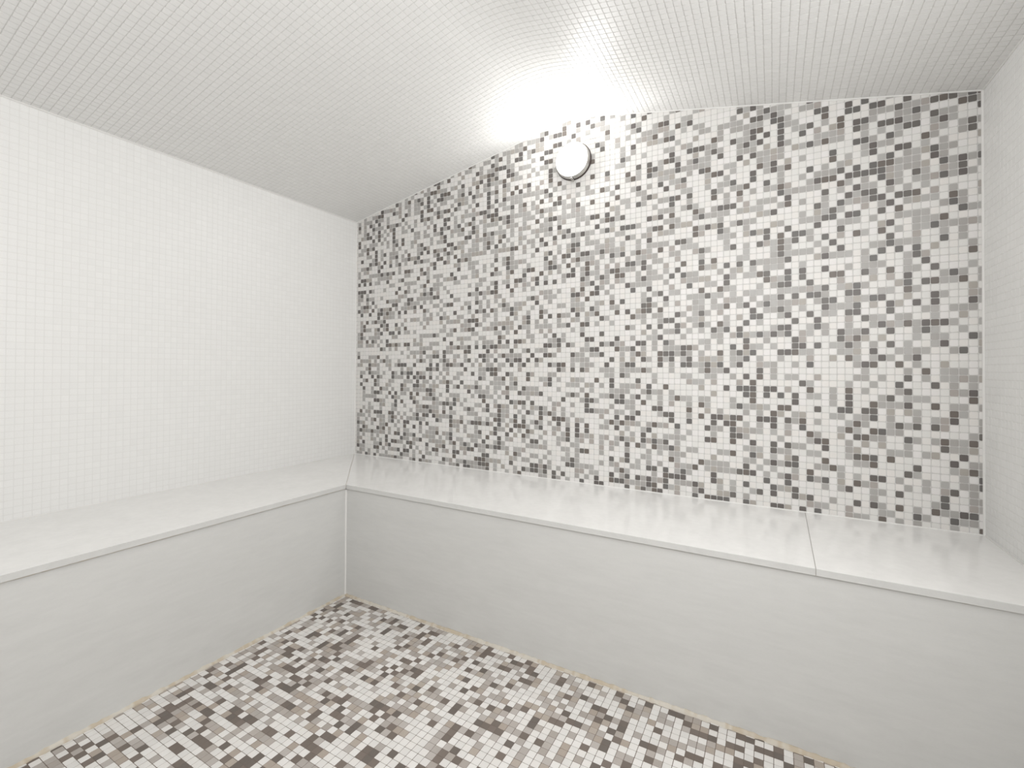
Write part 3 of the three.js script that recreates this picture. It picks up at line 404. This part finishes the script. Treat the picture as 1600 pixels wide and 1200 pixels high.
{
  const r = rng(2024), cells = [];
  for (let row = 0; row < ROWS; row++) for (let col = 0; col < COLS; col++) {
    let kind = DARK[row].includes(col) ? 'd' : GREY[row].includes(col) ? 'g' : 'w';
    const b = r();
    if (kind === 'g' && b < 0.18) kind = 'b';
    cells.push({ s: U0 + (col + 0.5) * PU, t: Y0 + (row + 0.5) * PY, kind });
  }
  const planes = [[-1, 0, -0.004], [1, 0, W - 0.005], [0, -1, -(TOP_BACK + 0.0025)]];
  for (let i = 0; i < vaultPoints.length - 1; i++) {
    const [x0, y0] = vaultPoints[i], [x1, y1] = vaultPoints[i + 1], l = Math.hypot(x1 - x0, y1 - y0), a = -(y1 - y0) / l, b = (x1 - x0) / l;
    planes.push([a, b, a * x0 + b * y0 - 0.004]);
  }
  const X = new THREE.Vector3(1, 0, 0), Y = new THREE.Vector3(0, 1, 0), Z = new THREE.Vector3(0, 0, 1);
  layMosaic(wallBack, cells, { pitchS: PU, pitchT: PY, joint: 0.0017, corner: 0.0024, height: 0.0013, bevel: 0.0008, planes, frameAt: (s, t) => ({ o: new THREE.Vector3(s, t, 0), ax: X, ay: Y, n: Z }), blend: BLEND, rough: 0.4, seed: 31, wobble: 0.0005 });

  // left wall: white mosaic
  const side = (parent, hole, phase, yPhase, frameAt, seed) => {
    const list = [];
    for (let i = -1; i < 116; i++) for (let j = -1; j < 62; j++) { const s = phase + (i + 0.5) * PU, t = yPhase + (j + 0.5) * PY; if (!hole || s < hole.z0 - PU / 2 || s > hole.z1 + PU / 2 || t < hole.y0 - PY / 2 || t > hole.y1 + PY / 2) list.push({ s, t, kind: 'w' }); }
    layMosaic(parent, list, { pitchS: PU, pitchT: PY, joint: 0.0017, corner: 0.0014, height: 0.0006, bevel: 0.0007, planes: [[-1, 0, -0.005], [1, 0, D - 0.004], [0, -1, -(TOP_BACK + 0.002)], [0, 1, SPRING - 0.004]], frameAt, blend: WHITE, rough: 0.42, seed, wobble: 0.0005 });
  };
  side(wallLeft, null, 1.446 - 63 * PU, 0.7425 - 11 * PY, (s, t) => ({ o: new THREE.Vector3(0, t, s), ax: Z.clone().negate(), ay: Y, n: X }), 41);
  side(wallRight, SIDE, 0.006, 0.5008 - PY, (s, t) => ({ o: new THREE.Vector3(0, t, s), ax: Z, ay: Y, n: X.clone().negate() }), 42);

  // vaulted ceiling: courses follow the curve
  const half = [], fine = 400;                                          // arc length from the ridge outwards
  let len = 0; half.push([0, MID]);
  for (let i = 1; i <= fine; i++) { const x0 = MID + MID * (i - 1) / fine, x1 = MID + MID * i / fine; len += Math.hypot(x1 - x0, vault(x1) - vault(x0)); half.push([len, x1]); }
  const atArc = (s) => { const a = Math.abs(s); let k = Math.min(fine - 1, Math.floor(a / len * fine)); while (k > 0 && half[k][0] > a) k--; while (k < fine - 1 && half[k + 1][0] < a) k++; const t = (a - half[k][0]) / (half[k + 1][0] - half[k][0]), x = half[k][1] + (half[k + 1][1] - half[k][1]) * t; return s < 0 ? W - x : x; };
  const list = [];
  for (let i = -63; i < 63; i++) for (let j = -1; j < 116; j++) list.push({ s: (i + 0.5) * PU, t: 0.004 + (j + 0.5) * PU, kind: 'w' });
  layMosaic(ceiling, list, { pitchS: PU, pitchT: PU, joint: 0.0017, corner: 0.0009, height: 0.0013, bevel: 0.0006, planes: [[-1, 0, len - 0.004], [1, 0, len + 0.012], [0, -1, -0.004], [0, 1, D - 0.004]],
    frameAt: (s, t) => { const x = atArc(s), e = 1e-3, ax = new THREE.Vector3(2 * e, vault(x + e) - vault(x - e), 0).normalize(); return { o: new THREE.Vector3(x, vault(x), t), ax, ay: Z, n: new THREE.Vector3().crossVectors(ax, Z) }; }, blend: WHITE, rough: 0.42, seed: 43, wobble: 0.0005 });

  // floor mosaic: rows from the back bench forwards, the columns of the dark tiles counted from the left bench
  const FLOOR_DARK = [
    [],
    [],
    [4, 5, 6, 9, 10, 21, 35, 39, 42, 52, 56, 60, 63, 64, 68],
    [16, 24, 25, 33, 35, 36, 40, 41, 43, 48, 57],
    [3, 14, 16, 18, 19, 23, 30, 35, 43, 44, 48, 58],
    [3, 23, 25, 39, 40, 52, 62],
    [4, 7, 17, 21, 25, 33, 35, 43, 44, 50, 54, 55, 60, 61],
    [2, 17, 29, 32, 37, 56],
    [8, 12, 23, 28, 35, 42, 55],
    [2, 4, 6, 22, 40, 51],
    [3, 11, 14, 27, 36, 52],
    [9, 11, 14, 19, 25, 26, 38, 46, 50],
    [14, 28, 29, 37, 44, 48],
    [4, 7, 8, 13, 25, 27, 29, 40, 42],
    [7, 11, 13, 14, 21, 24, 26, 33],
    [3, 11, 15, 20, 21, 25, 31, 36, 38],
    [6, 16, 28, 38, 42],
    [5, 9, 14, 15, 19, 20, 23, 25, 30, 33],
    [7, 8, 13],
    [2, 8, 9, 11, 16],
    [4, 13, 19, 28, 29, 30, 32],
    [4, 11, 12, 13, 16, 24, 29, 31],
    [5, 14, 15, 17, 21, 23, 24, 30],
    [16, 22, 25],
    [5, 11, 14, 15, 16, 25, 26],
    [3, 5, 10, 11, 23],
    [5, 12, 18, 19, 23],
    [2, 6],
    [3, 8],
    [5, 6],
    [10, 13, 14, 16, 17],
    [4, 14, 15, 16],
    [4, 6, 8, 10, 11],
    [6, 12],
    [5, 6],
    [6, 7],
    [7, 8],
    [6],
  ];
  const PFX = 0.02246, PFZ = 0.02225, fl = [], rf = rng(77);
  for (let j = 0; j < 97; j++) for (let i = 0; i < 102; i++) {
    const a = rf(), b = rf();
    let kind = a < 0.6 ? 'w' : 'g';
    const x = 1.2021 + (i - 30) * PFX, z = 0.8961 + (j - 17) * PFZ, read = z < 1.393 - 0.5665 * (x - 0.559);   // the part of the floor that the photograph shows
    if (read ? FLOOR_DARK[j]?.includes(i) : a > 0.84) kind = 'd';
    if (kind === 'g' && b < 0.3) kind = 'b';
    fl.push({ s: x, t: -z, kind });
  }
  layMosaic(floor, fl, { pitchS: PFX, pitchT: PFZ, joint: 0.0013, corner: 0.0006, height: 0.0008, bevel: 0.0004, planes: [[-1, 0, -(BENCH_X - OVER + 0.003)], [1, SKEW, W - 0.004], [0, 1, -(BENCH_Z - OVER + 0.003)], [0, -1, D - 0.004]],
    frameAt: (s, t) => ({ o: new THREE.Vector3(s, 0, -t), ax: X, ay: Z.clone().negate(), n: Y }), blend: FLOOR_BLEND, rough: 0.5, seed: 44, wobble: 0.0003 });
}

// ---------------------------------------------------------------- benches
const topAt = (x, z) => TOP_BACK + (TOP_FRONT - TOP_BACK) * Math.min(1, Math.min(x / BENCH_X, 1) < z / BENCH_Z ? x / BENCH_X : z / BENCH_Z);
// a slab over a plan outline (counter-clockwise seen from above is not needed), tops follow heightAt, arrises eased
function slabGeometry(plan, heightAt, thick, ease = 0.0016) {
  const n = plan.length; let a = 0; plan.forEach((p, i) => { const q = plan[(i + 1) % n]; a += p[0] * q[1] - p[1] * q[0]; });
  const pl = a > 0 ? plan.slice().reverse() : plan.slice();             // clockwise in x,z = facing up
  const inset = (d) => pl.map((p, i) => {
    const o = pl[(i + n - 1) % n], q = pl[(i + 1) % n], e0 = [p[0] - o[0], p[1] - o[1]], e1 = [q[0] - p[0], q[1] - p[1]], l0 = Math.hypot(...e0), l1 = Math.hypot(...e1);
    const n0 = [e0[1] / l0, -e0[0] / l0], n1 = [e1[1] / l1, -e1[0] / l1], k = d / (1 + n0[0] * n1[0] + n0[1] * n1[1]);
    return [p[0] + (n0[0] + n1[0]) * k, p[1] + (n0[1] + n1[1]) * k];
  });
  const inside = inset(ease)[0], c = pl.reduce((s, p) => [s[0] + p[0] / n, s[1] + p[1] / n], [0, 0]);
  const sign = Math.hypot(inside[0] - c[0], inside[1] - c[1]) < Math.hypot(pl[0][0] - c[0], pl[0][1] - c[1]) ? 1 : -1, ring = inset(ease * sign);
  const P = [], T = [];
  const tri = (...v) => v.forEach(([x, y, z]) => { P.push(x, y, z); T.push(x * 1.2 + y * 0.7, z * 1.2 + y); });
  const face = (pts) => { for (let i = 1; i < pts.length - 1; i++) tri(pts[0], pts[i], pts[i + 1]); };
  const t0 = ring.map(([x, z]) => [x, heightAt(x, z), z]), t1 = pl.map(([x, z]) => [x, heightAt(x, z) - ease, z]), b1 = pl.map(([x, z]) => [x, heightAt(x, z) - thick + ease, z]), b0 = ring.map(([x, z]) => [x, heightAt(x, z) - thick, z]);
  face(t0); face(b0.slice().reverse());
  for (let i = 0; i < n; i++) { const j = (i + 1) % n; for (const [u, w] of [[t0, t1], [t1, b1], [b1, b0]]) { tri(u[j], u[i], w[i]); tri(u[j], w[i], w[j]); } }
  const g = new THREE.BufferGeometry(); g.setAttribute('position', new THREE.Float32BufferAttribute(P, 3)); g.setAttribute('uv', new THREE.Float32BufferAttribute(T, 2)); g.computeVertexNormals(); return g;
}
const GAP = 0.0008, JX0 = 2.3009, JX1 = 2.2968, EDGE = 0.002;
const flatLeft = (x, z) => TOP_BACK + (TOP_FRONT + 0.001 - TOP_BACK) * x / BENCH_X, flatBack = (x, z) => TOP_BACK + (TOP_FRONT - TOP_BACK) * z / BENCH_Z;
const UNDER = TOP_FRONT - SLAB - 0.0022, SX = BENCH_X - 0.0018, SZ = BENCH_Z - 0.0018;
{
  const g = new THREE.Group(); g.name = 'stone_bench'; scene.add(g);
  thing(g, 'left stone bench with one long white seat slab, against the plain white wall', 'bench', 'stone benches');
  mesh('seat_slab', slabGeometry([[EDGE, EDGE + 2 * GAP], [SX, SZ + 2 * GAP], [SX, D - 0.003], [EDGE, D - 0.003]], flatLeft, SLAB, 0.0003), M.quartz, g);
  mesh('shaded_edge', slabGeometry([[SX, SZ + 2 * GAP], [BENCH_X, BENCH_Z + 2 * GAP], [BENCH_X, D - 0.003], [SX, D - 0.003]], flatLeft, SLAB, 0.0005), M.panel, g).userData.label = 'front edge of the seat slab with shade put into its colour';  // thin strip in the darkened stone, paints the shade on the slab edge
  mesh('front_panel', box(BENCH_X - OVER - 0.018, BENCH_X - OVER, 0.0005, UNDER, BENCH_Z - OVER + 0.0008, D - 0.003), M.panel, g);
  mesh('frame', box(0.001, BENCH_X - OVER - 0.019, 0.0005, UNDER + 0.0006, BENCH_Z, D - 0.003), M.core, g);
  const h = new THREE.Group(); h.name = 'stone_bench_001'; scene.add(h);
  thing(h, 'back stone bench with two white seat slabs, under the mixed mosaic wall and lamp', 'bench', 'stone benches');
  mesh('seat_slab', slabGeometry([[EDGE + 2 * GAP, EDGE], [JX0 - GAP, EDGE], [JX1 - GAP, SZ], [SX + 2 * GAP, SZ]], flatBack, SLAB, 0.0003), M.quartz, h).userData.label = 'long seat slab mitred at the corner';
  mesh('shaded_edge', slabGeometry([[SX + 2 * GAP, SZ], [JX1 - GAP, SZ], [JX1 - GAP, BENCH_Z], [BENCH_X + 2 * GAP, BENCH_Z]], flatBack, SLAB, 0.0005), M.panel, h).userData.label = 'front edge of the long slab with shade put into its colour';
  mesh('seat_slab', slabGeometry([[JX0 + GAP, EDGE], [W - 0.002, EDGE], [W + SKEW * BENCH_Z - 0.002, SZ], [JX1 + GAP, SZ]], flatBack, SLAB, 0.0003), M.quartz, h).userData.label = 'short seat slab at the right end';
  mesh('shaded_edge', slabGeometry([[JX1 + GAP, SZ], [W + SKEW * BENCH_Z - 0.002, SZ], [W + SKEW * BENCH_Z - 0.002, BENCH_Z], [JX1 + GAP, BENCH_Z]], flatBack, SLAB, 0.0005), M.panel, h).userData.label = 'front edge of the short slab with shade put into its colour';
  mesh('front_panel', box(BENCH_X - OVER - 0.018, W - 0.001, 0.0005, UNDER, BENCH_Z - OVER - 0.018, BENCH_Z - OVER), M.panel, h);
  const low = (f) => (x, z) => f(x, z) - 0.0006;
  mesh('joint_sealant', slabGeometry([[EDGE, EDGE - 1.7 * GAP], [BENCH_X - 0.001, BENCH_Z - 0.001 - 1.7 * GAP], [BENCH_X - 0.001, BENCH_Z - 0.001 + 1.7 * GAP], [EDGE, EDGE + 1.7 * GAP]], low(flatBack), SLAB - 0.002, 0.0001), M.silt, h);
  mesh('joint_sealant', slabGeometry([[JX0 - GAP, EDGE + 0.001], [JX0 + GAP, EDGE + 0.001], [JX1 + GAP, BENCH_Z - 0.0008], [JX1 - GAP, BENCH_Z - 0.0008]], low(flatBack), SLAB - 0.002, 0.0001), M.jointGrey, h);
  mesh('frame', box(0.001, W - 0.001, 0.0005, UNDER + 0.0006, 0.001, BENCH_Z - OVER - 0.019), M.core, h);
}

// ---------------------------------------------------------------- silicone beads in the corners
let trims = 0;
function bead(points, radius, material, label, wave = 0, seed = 5) {
  const r = rng(seed), c = new THREE.CatmullRomCurve3(points.map((p) => new THREE.Vector3(...p)), false, 'catmullrom', 0), n = Math.max(8, Math.round(c.getLength() / (wave ? 0.012 : 0.12)));
  const g = new THREE.TubeGeometry(c, n, radius, 8, false), p = g.attributes.position, uv = g.attributes.uv, L = c.getLength();
  if (wave) { const amp = Array.from({ length: n + 1 }, () => 1 + (r() - 0.5) * 2 * wave); for (let i = 0; i <= n; i++) { const o = c.getPointAt(i / n); for (let k = 0; k <= 8; k++) { const q = i * 9 + k; p.setXYZ(q, o.x + (p.getX(q) - o.x) * amp[i], o.y + (p.getY(q) - o.y) * amp[i], o.z + (p.getZ(q) - o.z) * amp[i]); } } g.computeVertexNormals(); }
  for (let i = 0; i < uv.count; i++) uv.setXY(i, uv.getX(i) * L * 1.7 + seed * 0.13, uv.getY(i) * 0.02 + seed * 0.31);
  structure(mesh(`trim_${++trims}`, g, material), label, 'sealant');
}
bead([[0.0012, TOP_BACK, 0.0012], [0.0012, SPRING, 0.0012]], 0.0042, M.silicone, 'white sealant bead up the corner of left and back walls');
bead([[W - 0.0012, TOP_BACK, 0.0012], [W - 0.0012, SPRING, 0.0012]], 0.0048, M.silicone, 'white sealant bead up the corner of back and right walls');
bead(vaultPoints.map(([x, y]) => [x, y - 0.001, 0.001]), 0.0038, M.silicone, 'white sealant bead where the back wall meets the vaulted ceiling');
bead([[0.001, SPRING - 0.001, 0], [0.001, SPRING - 0.001, D]], 0.0036, M.silicone, 'white sealant bead where the left wall meets the ceiling');
bead([[W - 0.001, SPRING - 0.001, 0], [W + SKEW * D - 0.001, SPRING - 0.001, D]], 0.0036, M.silicone, 'white sealant bead where the right wall meets the ceiling');
bead([[0.003, TOP_BACK, 0.001], [W - 0.003, TOP_BACK, 0.001]], 0.0032, M.silicone, 'white sealant line between mosaic wall and back seat slabs');
bead([[0.001, TOP_BACK, 0.003], [0.001, TOP_BACK, D - 0.01]], 0.0028, M.silicone, 'white sealant line between plain wall and left seat slab');
bead([[W - 0.001, TOP_BACK, 0.003], [W + SKEW * BENCH_Z - 0.001, TOP_FRONT, BENCH_Z - 0.002]], 0.0028, M.silicone, 'white sealant line between right wall and short seat slab');
const PX = BENCH_X - OVER, PZ = BENCH_Z - OVER;
bead([[PX + 0.001, 0.006, PZ + 0.001], [PX + 0.001, UNDER - 0.002, PZ + 0.001]], 0.0048, M.silicone, 'upright white sealant bead where the two bench panels meet');
bead([[PX, 0.0005, PZ + 0.004], [PX, 0.0005, D - 0.01]], 0.0085, M.stained, 'stained beige sealant along the foot of the left bench panel', 0.28, 8);
bead([[PX + 0.004, 0.0005, PZ], [W + SKEW * PZ - 0.006, 0.0005, PZ]], 0.0085, M.stained, 'stained beige sealant along the foot of the back bench panel', 0.28, 9);
bead([[BENCH_X - OVER - 0.001, UNDER + 0.0004, PZ + 0.004], [BENCH_X - OVER - 0.001, UNDER + 0.0004, D - 0.01]], 0.0016, M.stained, 'thin stained sealant under the left seat slab', 0.3, 14);
bead([[PX + 0.004, UNDER + 0.0004, PZ - 0.001], [W - 0.004, UNDER + 0.0004, PZ - 0.001]], 0.0016, M.stained, 'thin stained sealant under the back seat slabs', 0.3, 15);

// ---------------------------------------------------------------- round wall lamp
{
  const g = new THREE.Group(); g.name = 'wall_lamp'; g.position.set(1.404, 1.956, 0); scene.add(g);
  thing(g, 'round lit bulkhead lamp with opal glass and a metal rim on the mosaic wall', 'lamp');
  const turn = (pts, seg = 64) => new THREE.LatheGeometry(pts.map((p) => new THREE.Vector2(...p)), seg).rotateX(Math.PI / 2);   // profile (radius, distance from the wall)
  mesh('backplate', turn([[0, 0.0012], [0.0838, 0.0012], [0.0852, 0.002], [0.0852, 0.0075], [0.0832, 0.009], [0, 0.009]]), M.gasket, g);
  mesh('rim', turn([[0.0815, 0.0075], [0.0826, 0.009], [0.0805, 0.0255], [0.0795, 0.0295], [0.0775, 0.0318], [0.0755, 0.0315], [0.0748, 0.030], [0.0748, 0.0075], [0.0815, 0.0075]]), M.metal, g);
  const glow = std({ color: lin(0.9, 0.9, 0.88), roughness: 0.18, emissive: lin(1, 0.985, 0.96), emissiveIntensity: 0.75 });
  mesh('diffuser', turn([[0, 0.0475], [0.02, 0.0470], [0.04, 0.0452], [0.058, 0.0418], [0.069, 0.037], [0.0737, 0.0325], [0.0745, 0.029], [0.0742, 0.009], [0, 0.009]].reverse()), glow, g);
  const latch = mesh('latch', mergeGeometries([new RoundedBoxGeometry(0.011, 0.008, 0.022, 2, 0.0015).translate(0, -0.0855, 0.021), new RoundedBoxGeometry(0.008, 0.006, 0.010, 2, 0.001).translate(0, -0.0918, 0.013)]), M.metal, g);
  mesh('screw', new THREE.CylinderGeometry(0.0022, 0.0022, 0.003, 12).rotateX(Math.PI / 2).translate(0, -0.0862, 0.033), M.gasket, latch);
  const lamp = new THREE.PointLight(new THREE.Color().setRGB(1, 0.995, 0.985), 0.58, 0, 2);
  lamp.position.set(0, 0, 0.038); lamp.castShadow = true; lamp.shadow.radius = 1.5; g.add(lamp);
}

renderer.render(scene, camera);
